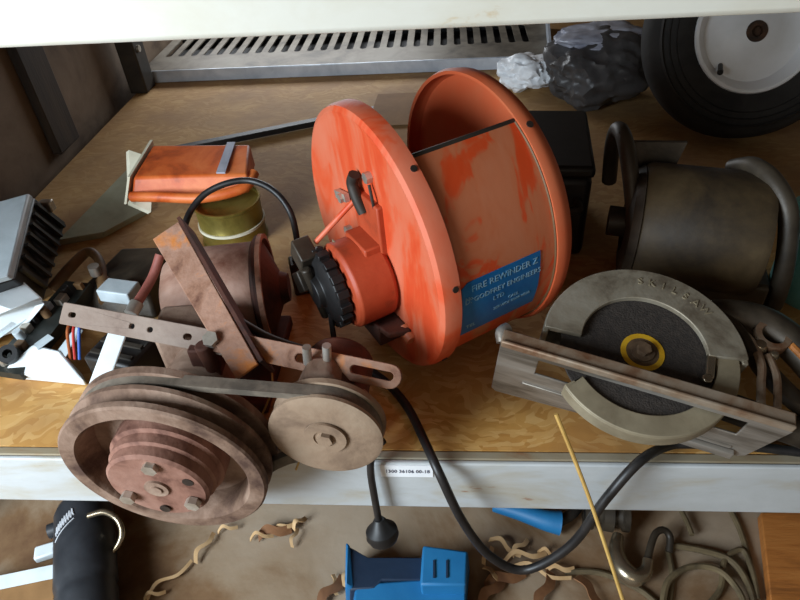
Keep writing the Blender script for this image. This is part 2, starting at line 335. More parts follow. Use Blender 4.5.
b.tube([cyl_pt(.141, rad(t), .154) for t in range(30, 250, 8)], .0014, 6, 2); b.build('weld_seam', M['tan'], rl, local=True, label='tan sealant line round the shell')
b = MB(); b.tube([cyl_pt(.0, rad(29), .152), cyl_pt(.158, rad(29), .152)], .003, 8, 0); b.build('shell_edge', M['dark_steel'], rl, local=True)
b = MB(); b.cyl((.003, 0, 0), (.157, 0, 0), .03, n=32); b.build('drum_core', M['dark_steel'], rl, local=True)
# label on shell
lb = MB(); nn = 14; x0, x1, q0, q1 = .020, .120, rad(81), rad(109); g = []
for r_ in (.1538, .1545):
    g.append([[lb.bm.verts.new(cyl_pt(xx, q0+(q1-q0)*i/nn, r_)) for xx in ((x0+.008 if i == 0 else x0), x1)] for i in range(nn+1)])
for i in range(nn):
    lb.bm.faces.new((g[1][i][0], g[1][i+1][0], g[1][i+1][1], g[1][i][1])); lb.bm.faces.new((g[0][i][0], g[0][i][1], g[0][i+1][1], g[0][i+1][0]))
    for k in (0, 1): lb.bm.faces.new((g[0][i][k], g[0][i+1][k], g[1][i+1][k], g[1][i][k]))
for i in (0, nn): lb.bm.faces.new((g[0][i][0], g[0][i][1], g[1][i][1], g[1][i][0]))
lab = lb.build('label', M['blue_label'], rl, local=True, label='blue rectangular maker label with pale printed lines')
tb = MB()
def onlab(cx, h):  # metres right of label centre, metres below label top
    return lambda c: cyl_pt(cx+c.x, q0+(h-c.y)/.1545, .1546+c.z)
for (s, sz, cx, h) in (('FIRE REWINDER Z', .0105, .074, .013), ('D. GODFREY ENGINEERS', .0088, .072, .026), ('LTD', .008, .066, .037), ('CALL', .006, .086, .045), ('SERVICE 0000 0000', .006, .085, .053), ('No.', .007, .029, .022), ('TEL', .008, .033, .065)):
    tb = MB(); text_into(tb, s, sz, onlab(cx, h)); tb.build('lettering', M['label_ink'], lab, local=True, smooth=False)
# bolts in rim
for t in (35, 80, 125): MB().cyl(cyl_pt(.010, rad(t), .158), cyl_pt(.010, rad(t), .1612), .0035, n=10).build('rim_screw', M['bolt_dark'], rl, local=True)
MB().cyl(cyl_pt(.150, rad(34), .155), cyl_pt(.150, rad(34), .1605), .004, n=10).build('rim_screw', M['bolt_dark'], rl, local=True)
# winding motor on the left flange
mo = MB().lathe([(0, -.004), (.046, -.004), (.052, -.010), (.052, -.052), (.048, -.056), (0, -.056)], (0, -.016, -.032), (1, 0, 0), 40).build('brake_housing', M['orange_dark'], rl, local=True, bevel=.001)
b = MB(); b.box((-.005, -.016, .035), (.012, .055, .07)); b.box((-.015, -.016, .012), (.03, .05, .02)); b.build('housing_bracket', M['orange_dark'], rl, local=True, bevel=.002)
MB().box((-.046, -.003, .002), (.0012, .024, .03), Matrix.Rotation(rad(0), 3, 'X')).build('pale_patch', M['guard_cream'], rl, local=True)
b = MB(); cg = Vector((-.056, -.006, -.034))
b.lathe([(0, 0), (.040, 0), (.044, -.004), (.044, -.016), (.036, -.020), (.020, -.022), (.018, -.030), (0, -.030)], cg, (1, 0, 0), 32)
for k in range(16):
    t = 2*pi*k/16; b.box(cg+Vector((-.010, .044*cos(t), .044*sin(t))), (.014, .010, .010), Matrix.Rotation(t, 3, 'X'))
gr = b.build('gear_wheel', M['black'], rl, local=True, bevel=.001)
b = MB(); b.box(cg+Vector((-.022, .028, .036)), (.022, .03, .03), Matrix.Rotation(.5, 3, 'X')); b.box(cg+Vector((-.026, .034, -.004)), (.020, .026, .03), Matrix.Rotation(.9, 3, 'X')); b.cyl(cg+Vector((-.03, .01, .03)), cg+Vector((-.02, .0, -.04)), .006)
b.build('terminal_block', M['saw_body'], rl, local=True, bevel=.002)
b = MB(); b.tube([(-.012, .0, .092), (-.014, .004, .08), (-.014, -.004, .064), (-.012, -.012, .050)], .0065, 10); b.build('lever', M['dark_steel'], rl, local=True)
b = MB(); b.cyl((-.012, .002, .062), (-.062, .022, .012), .0032, n=10); b.build('brake_rod', M['orange_flange'], rl, local=True)
b = MB(); b.box((-.009, .052, .040), (.006, .030, .010), Matrix.Rotation(-.25, 3, 'X')); b.lathe([(0, 0), (.006, 0), (.006, -.006), (0, -.006)], (-.01, .046, .041), (1, 0, 0), 6); b.build('clip', M['bolt'], rl, local=True)
for p in ((-.004, -.023, .097), (-.02, .012, .018)):
    b = MB(); hexbolt(b, p, (-1, 0, 0), .0065, .007); b.build('hex_bolt', M['bolt'], rl, local=True)
b = MB(); b.tube([(-.008, -.026, .09), (-.01, -.034, .075), (-.008, -.034, .055)], .0018, 8); b.build('spring_wire', M['dark_steel'], rl, local=True)
b = MB(); b.hexa([(-.006, .03, -.075), (-.05, .03, -.075), (-.05, .03, -.083), (-.006, .03, -.083)], [(-.004, -.085, -.075), (-.03, -.075, -.075), (-.03, -.075, -.083), (-.004, -.085, -.083)])
b.box((-.02, -.02, -.09), (.03, .08, .03)); b.build('housing_foot', M['rust_dark'], rl, local=True, bevel=.002)
MB().cyl((-.006, -.07, -.08), (-.006, -.088, -.088), .008, n=12).build('red_cap', M['orange'], rl, local=True)
b = MB(); b.tube([(-.075, -.02, -.06), (-.08, -.03, -.09), (-.078, -.03, -.12)], .0035, 8); b.build('lead', M['black_cable'], rl, local=True)
# ================================================================ rusty belt driven motor
mt = thing('belt_drive_motor', 'rusty motor with big double-groove pulley and belt, hanging over the front beam', 'motor', (-.22, .12, 0))
PC = Vector((-.224, -.080, .066)); PA = Vector((.048, 1, .038)).normalized()
b = MB()
prof = [(.020, .030), (.020, .014), (.060, .032), (.072, .034), (.080, .030), (.083, .004), (.086, .000), (.100, .000), (.102, .002), (.102, .008), (.088, .015), (.102, .022), (.102, .027), (.084, .034), (.102, .041), (.102, .049), (.085, .050), (.03, .046)]
b.lathe(prof, PC, PA, 96)
bp = b.build('big_pulley', M['rust'], mt)
b = MB(); b.lathe([(0, -.015), (.047, -.015), (.050, -.012), (.050, -.002), (.053, .000), (.053, .010), (.057, .012), (.057, .034), (0, .034)], PC, PA, 48); hb = b.build('hub', M['rust_hub'], bp)
xx, yy, zz = Vector((1, -.055, 0)).normalized(), Vector((0, 0, 1)), PA
for t in (80, 205, 330):
    q = PC+(xx*cos(rad(t))+yy*sin(rad(t)))*.037-PA*.015; b = MB(); hexbolt(b, q, -PA, .0075, .007); b.build('bolt', M['bolt'], hb)
for t in (20, 140, 265):
    q = PC+(xx*cos(rad(t))+yy*sin(rad(t)))*.037-PA*.0147; MB().cyl(q, q-PA*.0012, .0055, n=14).build('hole', M['bolt_dark'], hb)
b = MB(); b.cyl(PC-PA*.013, PC-PA*.0175, .012, n=24); b.cyl(PC-PA*.017, PC-PA*.019, .006, n=12); b.build('shaft_end', M['rust'], hb)
MB().cyl(PC+PA*.04, PC+PA*.15, .018).build('shaft', M['rust_dark'], mt)
SP = Vector((-0.0625, -0.059, 0.0968)); SA = Vector((.06, 1, 0)).normalized()
b = MB(); b.lathe([(0, .0), (.018, .0), (.020, .002), (.050, .000), (.0555, .002), (.0555, .006), (.044, .013), (.0555, .020), (.0555, .026), (0, .026)], SP, SA, 64); spo = b.build('small_pulley', M['small_pulley'], mt)
b = MB(); b.lathe([(.011, -.0015), (.021, -.0015), (.021, .001), (.011, .001)], SP, SA, 32, closed_prof=True); hexbolt(b, SP-SA*.0045, SA, .008, .006); b.build('hub', M['small_pulley'], spo)
# belt : around the rear groove of the big one (depth .032) and the small one
by = PC.y+.034
pts = []
c1 = Vector((PC.x+.002, 0, PC.z)); c2 = Vector((SP.x, 0, SP.z)); r1, r2 = .0965, .0500
d = c2-c1; D = d.length; base = math.atan2(d.z, d.x); al = math.acos((r1-r2)/D)
loop = [(c1, r1, base+al+(2*pi-2*al)*k/40) for k in range(41)]+[(c2, r2, base-al+2*al*k/24) for k in range(25)]
ctr = [Vector((c.x+r*cos(t), 0, c.z+r*sin(t))) for c, r, t in loop]
e0, e1 = ctr[41], ctr[40]   # ends of the slack lower run
ctr_n = [(p, Vector((cos(l[2]), 0, sin(l[2])))) for p, l in zip(ctr, loop)]
top_a, top_b = ctr[64], ctr[0]
low, high = ((40, 41) if (e0.z+e1.z) < (top_a.z+top_b.z) else (64, 0))
ins_ = []
for k in range(1, 10):
    t = k/10; p = ctr[low]*(1-t)+ctr[high]*t; ins_.append((p+Vector((0, 0, .034*sin(pi*t))), (ctr_n[low][1]*(1-t)+ctr_n[high][1]*t).normalized()))
ctr_n = (ctr_n[:low+1]+ins_+ctr_n[low+1:]) if high else (ctr_n+ins_)
b = MB(); rows = []
for p, nrm in ctr_n:
    yb = by-.01*(p.x-PC.x)
    rows.append([b.bm.verts.new(p+nrm*e+Vector((0, yb+h, 0))) for e, h in ((.004, -.0065), (.004, .0065), (-.006, .004), (-.006, -.004))])
for i in range(len(rows)):
    A, B = rows[i], rows[(i+1) % len(rows)]
    for k in range(4): b.bm.faces.new((A[k], A[(k+1) % 4], B[(k+1) % 4], B[k]))
b.build('drive_belt', M['belt'], mt)
# body
A0 = Vector((-.305, .175, .074)); A1 = Vector((-.185, .195, .074)); ax = (A1-A0).normalized(); L = (A1-A0).length
b = MB(); b.lathe([(0, 0), (.030, -.002), (.050, .006), (.060, .020), (.064, .03), (.064, L-.005), (.058, L), (0, L)], A0, ax, 48); bd = b.build('motor_body', M['rust_pink'], mt)
b = MB(); b.lathe([(0, L-.004), (.066, L-.004), (.071, L), (.071, L+.008), (.066, L+.010), (.062, L+.006), (.050, L+.012), (.022, L+.024), (.018, L+.034), (0, L+.034)], A0, ax, 48); b.build('end_bell', M['rust_dark'], mt)
b = MB(); b.lathe([(.0665, L+.004), (.0725, L+.004), (.0725, L+.010), (.0665, L+.010)], A0, ax, 48, closed_prof=True); b.build('end_ring', M['rust_orange'], mt)
b = MB(); b.box((-.225, .13, .009), (.13, .16, .018)); b.box((-.27, .16, .035), (.02, .08, .05)); b.box((-.20, .17, .035), (.02, .08, .05)); b.build('base_foot', M['rust_dark'], mt, bevel=.003)
b = MB(); b.box((-.235, .085, .095), (.075, .05, .06), rz(.1)); b.cyl((-.215, .12, .07), (-.222, .03, .068), .038, n=32); b.build('gear_case', M['rust'], mt, bevel=.006)
# second body for the small pulley
b = MB(); b.cyl((SP.x, -.032, SP.z), (SP.x+.002, .045, SP.z), .034, .036, n=32); b.box((SP.x, .025, .036), (.05, .05, .07)); b.build('idler_housing', M['rust_dark'], mt, bevel=.004)
b = MB(); b.hexa([(SP.x-.045, -.03, SP.z), (-.082, -.016, .140), (-.060, -.016, .140), (SP.x+.045, -.03, SP.z)], [(SP.x-.045, -.008, SP.z), (-.082, .008, .140), (-.060, .008, .140), (SP.x+.045, -.008, SP.z)]); b.build('bracket', M['rust'], mt, bevel=.004)
for p in ((-.084, .004, .134), (-.064, .004, .136)):
    b = MB(); b.cyl(p, (p[0]+.002, p[1], p[2]+.022), .0045, n=10); b.build('stud', M['bolt'], mt)
# arms
def bar(p, q, wdir, wid, th, holes, name, m, ends=1, bev=.0008):
    p = Vector(p); q = Vector(q); x = (q-p).normalized(); wd = Vector(wdir); wd = (wd-x*wd.dot(x)).normalized(); z = x.cross(wd); LL = (q-p).length
    e = .35*wid
    if ends == 2: outer = slot(LL/2, 0, LL, wid, 8)
    else: outer = [(0, -wid/2), (LL-e*.3, -wid/2), (LL, -wid/2+e*.3), (LL, wid/2-e*.3), (LL-e*.3, wid/2), (0, wid/2), (-.001, wid/2-.002), (-.001, -wid/2+.002)]
    b = MB(); b.plate(outer, [slot(h[0]*LL, 0, h[1], h[2]) for h in holes], th, mtx(p-z*th/2, x, wd, z)); return b.build(name, m, mt, bevel=bev)
aw = (.02, .75, .66)
sa = bar((-0.3816, 0.0875, 0.13), (-0.1541, 0.0317, 0.128), aw, .025, .004, [(.06, .010, .006), (.40, .007, .006), (.50, .007, .006), (.70, .010, .007)], 'slotted_arm', M['arm_grey'])
sb2 = bar((-0.2009, 0.0418, 0.133), (0.0104, -0.0138, 0.13), aw, .024, .005, [(.10, .010, .008), (.52, .016, .009), (.86, .045, .0085)], 'adjuster_arm', M['rust_orange'], ends=2)
b = MB(); q = Vector((-0.1886, 0.033, 0.137)); hexbolt(b, q, (0, -.5, .85), .0085, .010); b.build('arm_bolt', M['bolt'], sa)
# diagonal angle iron
p, q = Vector((-0.2745, 0.1686, 0.185)), Vector((-0.1457, -0.0045, 0.13)); x = (q-p).normalized()
wd = Vector((.80, .5, .35)); wd = (wd-x*wd.dot(x)).normalized(); z = x.cross(wd)
if z.z < 0: z = -z
b = MB(); LL = (q-p).length
b.hexa([p-wd*.016, p+wd*.020, p+wd*.020-z*.004, p-wd*.016-z*.004], [q-wd*.012+x*.0, q+wd*.014, q+wd*.014-z*.004, q-wd*.012-z*.004])
ai = b.build('angle_iron', M['rust_orange'], mt, bevel=.001)
b = MB(); b.hexa([p+wd*.020-x*.006, p+wd*.024-x*.006, p+wd*.024-z*.035-x*.006, p+wd*.020-z*.035-x*.006], [q+wd*.016, q+wd*.020, q+wd*.020-z*.032, q+wd*.016-z*.032]); b.build('web', M['rust_dark'], ai)
b = MB(); b.cyl((-.195, .03, .10), (-.2, .03, .135), .009, n=12); b.box((-.205, .045, .09), (.03, .03, .07)); b.build('arm_support', M['rust_dark'], mt, bevel=.002)
b = MB(); b.tube([(-0.1783, 0.0767, 0.13), (-0.1342, 0.0498, 0.125), (-0.0869, 0.0336, 0.12)], .0045, 10); b.build('link_rod', M['dark_steel'], mt, label='thin dark grey rod')
b = MB(); b.tube([(-0.3154, 0.2119, 0.12), (-0.3243, 0.1895, 0.1), (-0.3327, 0.1479, 0.09)], .006, 10); b.build('hose', M['pink_wire'], mt)
MB().cyl((-0.3329, 0.1517, 0.09), (-0.3364, 0.1366, 0.085), .0085, n=14).build('hose_fitting', M['bolt'], mt)
# straw strands on the motor
for i, (p, q) in enumerate((((-0.1472, 0.062, 0.06), (-0.1563, 0.0238, 0.03)), ((-0.1423, 0.0342, 0.03), (-0.1509, 0.0083, 0.005)), ((-0.1088, 0.003, 0.03), (-0.1126, -0.0279, 0)))):
    b = MB(); p = Vector(p); q = Vector(q); b.tube([p, (p+q)/2+Vector((.006, 0, .004)), q], .0012, 6, 5)
    tag(b.build('straw_strand', M['straw']), ['dry straw strand standing behind the belt of the rusty motor', 'dry straw strand between the two pulleys', 'dry straw strand behind the small pulley'][i], 'straw', 'dry strands among the pulleys')
# ================================================================ circular saw
n = Vector((.05, -.26, .966)).normalized(); u = Vector((.95, -.286, -.126)); u = (u-n*u.dot(n)).normalized(); vv = n.cross(u)
sk = .978; FS = mtx((0.2537, 0.046, 0.105), u*sk, vv*sk, n*sk)
sw = thing('circular_saw', 'old grey circular saw lying on its side at the front edge of shelf', 'circular saw', FS)
def arc(r0, r1, a0, a1, k=48):
    return [(r1*cos(rad(a0+(a1-a0)*i/k)), r1*sin(rad(a0+(a1-a0)*i/k))) for i in range(k+1)]+[(r0*cos(rad(a1+(a0-a1)*i/k)), r0*sin(rad(a1+(a0-a1)*i/k))) for i in range(k+1)]
def T(zz): return Matrix.Translation((0, 0, zz))
b = MB(); b.lathe([(.008, -.0015), (.085, -.0015), (.085, .0015), (.008, .0015)], (0, 0, 0), (0, 0, 1), 72, closed_prof=True); bl = b.build('cutting_disc', M['abrasive'], sw, local=True, label='dark abrasive cutting disc')
b = MB(); b.lathe([(.017, .0016), (.0225, .0016), (.0225, .0024), (.017, .0024)], (0, 0, 0), (0, 0, 1), 48, closed_prof=True); b.build('label_ring', M['yellow'], bl, local=True)
b = MB(); b.lathe([(0, .0015), (.017, .0015), (.017, .0022), (.0, .0022)], (0, 0, 0), (0, 0, 1), 40); b.lathe([(0, .002), (.012, .002), (.012, .0045), (0, .0045)], (0, 0, 0), (0, 0, 1), 32); hexbolt(b, (0, 0, .0045), (0, 0, 1), .0075, .006); b.build('arbor_bolt', M['hub'], bl, local=True)
b = MB(); b.plate(arc(.0645, .104, 12, 184, 60), [], .007, T(.003))
b.plate(arc(.099, .105, 10, 186, 60), [], .032, T(-.026)); b.plate(arc(.02, .105, 10, 186, 60), [], .003, T(-.029))
ug = b.build('upper_guard', M['alu'], sw, local=True, bevel=.002)
tb = MB(); txt = 'SKILSAW'
for i, ch in enumerate(txt):
    t = rad(101-i*8.2); cx, cy = .0835*cos(t), .0835*sin(t)
    text_into(tb, ch, .0125, lambda c, t=t, cx=cx, cy=cy: Vector((cx+c.x*sin(t)+c.y*cos(t), cy-c.x*cos(t)+c.y*sin(t), .0098+c.z)), depth=.0012)
tb.build('embossed_lettering', M['guard_cream'], ug, local=True, smooth=False)
b = MB(); b.plate(arc(.0735, .0965, -136, 12, 60), [], .004, T(-.002+.004)); b.plate(arc(.0925, .097, -136, 12, 60), [], .018, T(-.014))
lg = b.build('lower_guard', M['guard_cream'], sw, local=True, bevel=.0012)
b = MB(); b.box((.0665, .006, .006), (.008, .036, .006), rz(.0)); b.cyl((.064, -.014, .004), (.064, -.014, .010), .005, n=12); b.build('guard_lever', M['chrome'], lg, local=True, bevel=.001)
# sole plate, blade slot, rolled lip
zx = mtx((0, -.048, 0), (1, 0, 0), (0, 0, 1), (0, -1, 0))
b = MB(); b.plate([(-.142, -.078), (-.136, -.084), (.122, -.062), (.128, -.056), (.142, .016), (.136, .024), (-.138, .024), (-.142, .018)], [[(-.100, -.020), (.105, -.020), (.105, .009), (-.100, .009)]], .003, zx)
sp = b.build('sole_plate', M['plate'], sw, local=True, bevel=.001)
b = MB(); b.box((-.001, -.0440, .024), (.282, .017, .005)); b.box((-.001, -.0525, .0250), (.280, .004, .010)); b.build('rolled_edge', M['plate_rusty'], sp, local=True, bevel=.0015)
b = MB(); b.box((0, -.050, -.045), (.22, .006, .005)); b.box((.04, -.0545, -.055), (.15, .006, .012)); b.build('rib', M['plate'], sp, local=True, bevel=.001)
b = MB(); b.tube([(-.140, -.045, .015), (-.144, -.036, .018), (-.140, -.028, .016)], .007, 12); b.build('front_roll', M['plate'], sp, local=True)
MB().box((-.108, -.043, .010), (.028, .006, .014)).build('guide_notch', M['plate'], sp, local=True, bevel=.001)
# motor, handle, depth stay
b = MB(); b.lathe([(0, -.03), (.060, -.03), (.064, -.036), (.060, -.055), (.050, -.074), (0, -.076)], (.01, .018, 0), (0, 0, 1), 48); b.box((.06, .02, -.045), (.06, .05, .035)); b.build('motor_housing', M['saw_body'], sw, local=True, bevel=.003)
b = MB()
b.tube([(.060, .090, -.024), (.095, .098, -.020), (.130, .096, -.020), (.165, .074, -.022), (.205, .030, -.026), (.225, .002, -.03)], lambda t: .016+.003*sin(pi*t), 14)
b.tube([(.105, .080, -.024), (.118, .060, -.024), (.132, .040, -.026), (.17, .012, -.03), (.215, .004, -.03)], .011, 12)
h = b.build('rear_handle', M['saw_body'], sw, local=True)
b = MB(); b.tube([(.150, .070, -.010), (.172, .048, -.010), (.196, .020, -.012)], .004, 8); b.build('handle_trim', M['wood_orange'], h, local=True, label='orange strip along the handle')
b = MB(); b.lathe([(.012, -.02), (.0185, -.02), (.0185, -.006), (.012, -.006)], (.131, .075, 0), (0, 0, 1), 28, closed_prof=True); b.build('trigger_ring', M['plate_rusty'], sw, local=True)
for p, r_ in (((.119, .058, -.016), .009), ((.134, .052, -.018), .006)):
    b = MB(); b.lathe([(0, 0), (r_, 0), (r_*.95, .006), (r_*.6, .010), (0, .011)], p, (0, 0, 1), 20); b.build('wing_bolt', M['chrome'], sw, local=True)
b = MB(); b.tube([(.094, .075, -.012), (.110, .060, -.010), (.121, .035, -.010), (.122, .010, -.010), (.124, -.020, -.010), (.135, -.034, -.008)], .0045, 8); b.tube([(.128, .050, -.012), (.137, .028, -.012), (.139, .005, -.012), (.138, -.015, -.010)], .004, 8); b.build('depth_stay', M['plate_rusty'], sw, local=True)
b = MB(); b.cyl((.09, -.008, -.040), (.235, -.016, -.045), .016, n=20); b.build('side_tube', M['saw_body'], sw, local=True)
b = MB(); b.tube([(.078, .086, -.012), (.098, .07, -.010), (.112, .045, -.010)], .006, 10); b.build('guard_rib', M['saw_body'], sw, local=True)
# saw cable
b = MB(); b.tube([(0.4224, -0.0016, 0.0055), (0.3694, 0.0055, 0.0055), (0.3132, 0.0075, 0.0055), (0.2888, 0.0035, 0.007), (0.2485, -0.03, 0.026), (0.2157, -0.05, -0.014), (0.1877, -0.058, -0.0932), (0.1415, -0.06, -0.1459), (0.1001, -0.058, -0.1192), (0.0691, -0.05, -0.0614), (0.0448, -0.035, 0.0045), (0.027, 0.0048, 0.012), (0.007, 0.052, 0.01), (-0.0188, 0.0877, 0.012), (-0.0483, 0.1145, 0.012)], .0052, 10, 8)
tag(b.build('power_cable', M['black_cable']), 'black power cable looping from the saw over the beam to the rusty motor', 'cable')
pc = thing('plug_cable', 'short black cable with a round plug hanging in front of the beam', 'cable', (-0.0254, -0.035, -0.0446))
MB().tube([(-0.0163, -0.0018, 0.02), (-0.0274, -0.0079, 0.012), (-0.0283, -0.026, 0.0206), (-0.0302, -0.03, -0.0044), (-0.0294, -0.032, -0.0494), (-0.0282, -0.034, -0.0919)], .0042, 10).build('cord', M['black_cable'], pc)
b = MB(); p = Vector((-0.0276, -0.034, -0.0854)); q = Vector((-0.0243, -0.042, -0.1109)); b.lathe([(0, 0), (.006, 0), (.012, .010), (.0185, .016), (.0195, .024), (.017, .030), (0, .032)], p, q-p, 28); pl = b.build('plug', M['black'], pc)
# ================================================================ dark framed motor, back right
fm = thing('framed_motor', 'grey-brown motor inside a bent tube carrying frame, behind the circular saw', 'motor', (.39, .28, 0))
m0 = Vector((.300, .300, .098)); m1 = Vector((.452, .266, .094)); ax = (m1-m0).normalized(); L = (m1-m0).length
b = MB(); b.lathe([(0, 0), (.060, 0), (.078, .006), (.082, .014), (.082, L-.014), (.078, L-.004), (.060, L), (0, L)], m0, ax, 48); b.build('housing', M['motor'], fm)
b = MB(); b.lathe([(.040, -.010), (.070, -.006), (.078, .004), (.07, .010), (0.04, .010)], m0, ax, 40, closed_prof=True); b.cyl(m0-ax*.03, m0, .02); b.build('end_cover', M['saw_body'], fm)
b = MB(); b.box((.392, .215, .04), (.12, .012, .05), rz(-.22)); b.build('terminal_plate', M['motor'], fm, bevel=.003)
b = MB(); b.box((.392, .28, .009), (.20, .13, .016), rz(-.22)); b.build('base_plate', M['saw_body'], fm, bevel=.003)
b = MB(); b.tube([(.292, .41, .10), (.284, .395, .165), (.280, .365, .202), (.283, .325, .195), (.294, .285, .13), (.304, .262, .04), (.306, .262, .012)], .0105, 12); b.build('tube_frame', M['tube'], fm)
b = MB(); b.tube([(.424, .330, .160), (.434, .300, .178), (.446, .265, .175), (.458, .234, .150), (.466, .215, .09), (.470, .212, .03), (.467, .225, .012)], .0115, 12); b.build('tube_frame', M['tube'], fm)
b = MB(); b.hexa([(.285, .352, .19), (.365, .345, .19), (.332, .325, .09), (.30, .33, .09)], [(.286, .358, .19), (.366, .351, .19), (.333, .331, .09), (.301, .336, .09)]); b.build('gusset_plate', M['saw_body'], fm)
# dark case behind the reel
dc = thing('black_case', 'black plastic case standing in shadow right of the orange drum reel', 'case', (.25, .43, 0))
MB().box((.215, .455, .068), (.10, .19, .132), rz(-.1)).build('body', M['black'], dc, bevel=.01)
MB().box((.215, .455, .143), (.104, .194, .018), rz(-.1)).build('lid', M['black'], dc, bevel=.006)
MB().tube([(.19, .362, .10), (.19, .343, .095), (.235, .338, .095), (.236, .358, .10)], .006, 8).build('handle', M['dark_steel'], dc)
# teal tub at right edge
tt = thing('teal_tub', 'teal plastic tub at the right edge behind the saw', 'tub', (.555, .30, 0))
b = MB(); b.lathe([(0, 0), (.050, 0), (.056, .01), (.060, .115), (.063, .115), (.063, .121), (.056, .121), (.052, .012), (0, .01)], (.552, .270, 0), (0, 0, 1), 40); b.build('tub_wall', M['teal'], tt)
MB().tube([(.552+.062*cos(t*pi/6), .270+.062*sin(t*pi/6), .105) for t in range(12)], .003, 6, 3, True).build('rim_band', M['white_plastic'], tt)
# ================================================================ wheel
el = .40; wn = Vector((-.05*cos(el), -cos(el), sin(el))).normalized(); wu = Vector((1, -.1, 0)); wu = (wu-wn*wu.dot(wn)).normalized(); wv = wn.cross(wu)
WC = Vector((.597, .772, .187)); wk = .92
FW = mtx(WC, wu*wk, wv*wk, wn*wk)
wh = thing('spare_wheel', 'black rubber wheel with a white rim leaning at the back right', 'wheel', FW)
b = MB(); b.lathe([(.108, .02), (.112, .030), (.130, .036), (.165, .034), (.188, .022), (.198, .008), (.200, -.02), (.196, -.04), (.180, -.05), (.112, -.05), (.108, -.03)], (0, 0, 0), (0, 0, 1), 80, closed_prof=True); ty_ = b.build('tyre', M['rubber'], wh, local=True)
b = MB()
for r_ in (.145, .158, .172): b.lathe([(r_, .033), (r_+.003, .0375), (r_+.006, .031)], (0, 0, 0), (0, 0, 1), 80)
b.build('sidewall_rib', M['rubber'], ty_, local=True)
b = MB(); b.lathe([(0.018, .028), (.030, .026), (.050, .018), (.075, .010), (.090, .012), (.098, .026), (.106, .034), (.112, .034), (.114, .030), (.110, .0), (.02, -.02), (.018, -.02)], (0, 0, 0), (0, 0, 1), 72, closed_prof=True); rm = b.build('rim', M['rim'], wh, local=True)
b = MB(); b.lathe([(.010, .030), (.019, .030), (.021, .022), (.021, -.022), (.010, -.022)], (0, 0, 0), (0, 0, 1), 32, closed_prof=True); b.cyl((0, 0, -.02), (0, 0, .018), .011, n=16); b.build('hub_bearing', M['grease'], wh, local=True)
b = MB(); b.cyl((-.052, -.060, .012), (-.060, -.072, .040), .0045, n=12); b.cyl((-.060, -.072, .040), (-.062, -.075, .046), .0055, n=12); b.build('valve', M['black'], rm, local=True)
bk = MB().box((.665, .975, .085), (.30, .10, .17)).build('timber_block', M['post'], bevel=.004); tag(bk, 'dark timber block the white-rimmed wheel leans against', 'block')
# ================================================================ bags
def crumple(c, s, seed, amp, m, name, par, sub=5, fz=22, flat=.0):
    b = MB(); bmesh.ops.create_icosphere(b.bm, subdivisions=sub, radius=1)
    for vt in b.bm.verts:
        d = vt.co.normalized(); q = d*1.7+Vector((seed, seed*.3, 0))
        k = 1+amp*.9*noise.noise(q*.9)+amp*.55*(.5-abs(noise.noise(q*1.9)))+amp*.16*(.5-abs(noise.noise(q*4.2)))
        vt.co = Vector((c[0]+d.x*s[0]*k, c[1]+d.y*s[1]*k, max(flat, c[2]+d.z*s[2]*k)))
    return b.build(name, m, par)
gb = thing('grey_bag', 'dark grey crumpled plastic bag with silvery top beside the wheel', 'bag', (.375, .96, 0))
crumple((.378, .955, .062), (.108, .085, .072), 3.1, .35, M['grey_bag'], 'bag_body', gb)
crumple((.392, .985, .118), (.096, .064, .026), 9.4, .35, M['silver_bag'], 'bag_top', gb)
wbg = crumple((.234, 1.035, .036), (.056, .05, .040), 5.7, .5, M['white_bag'], 'white_bag', None); tag(wbg, 'small white crumpled plastic bag left of the dark grey bag', 'bag')
# rod and cardboard
b = MB(); b.hexa([(-.565, .705, .004), (-.560, .727, .004), (-.560, .727, .016), (-.565, .705, .016)], [(.010, .945, .004), (.010, .967, .004), (.010, .967, .016), (.010, .945, .016)])
tag(b.build('flat_bar', M['black'], bevel=.001), 'long black flat bar lying diagonally behind the orange reel', 'bar')
cb = thing('cardboard_box', 'small flattened brown cardboard box behind the orange reel', 'box', (-.07, .84, 0))
MB().hexa([(-0.1106, 0.6588, 0), (0.0014, 0.6606, 0), (0.0048, 0.8192, 0), (-0.1151, 0.8278, 0)], [(-0.1074, 0.6489, 0.022), (0.0025, 0.6505, 0.022), (0.0058, 0.8098, 0.022), (-0.1113, 0.8088, 0.022)]).build('body', M['cardboard'], cb, bevel=.002)
MB().hexa([(-0.1124, 0.7992, 0.022), (0.0061, 0.8, 0.022), (0.0015, 0.9705, 0.022), (-0.1035, 0.9685, 0.022)], [(-0.1112, 0.7903, 0.026), (0.0064, 0.7911, 0.026), (0.0019, 0.9604, 0.026), (-0.1024, 0.9584, 0.026)]).build('flap', M['cardboard'], cb)
# ================================================================ tin and carton
tn = thing('brass_tin', 'round brassy tin under the torn orange carton', 'tin', (-.30, .43, 0))
cc = Vector((-.300, .432, 0))
b = MB(); b.lathe([(0, 0), (.052, 0), (.054, .002), (.054, .004), (.052, .006), (.052, .028), (.0535, .030), (.052, .032), (.052, .066), (.054, .068), (.054, .072), (.051, .072), (.051, .064), (0, .062)], cc, (0, 0, 1), 56); b.build('can', M['brass'], tn)
b = MB(); b.lathe([(.0522, .030), (.0545, .030), (.0545, .0345), (.0522, .0345)], cc, (0, 0, 1), 56, closed_prof=True); b.build('band', M['carton_pale'], tn, label='pale bright band round the tin')
ct = thing('orange_carton', 'torn orange and white carton lying on top of the brassy tin', 'carton', (-.37, .49, .074))
b = MB(); lo, hi = .076, .118
b.hexa([(-.455, .425, lo), (-.262, .440, lo), (-.262, .448, hi-.012), (-.445, .440, hi-.008)], [(-.450, .545, lo), (-.275, .535, lo), (-.275, .530, hi), (-.447, .538, hi)]); b.build('carton_body', M['carton'], ct, bevel=.004)
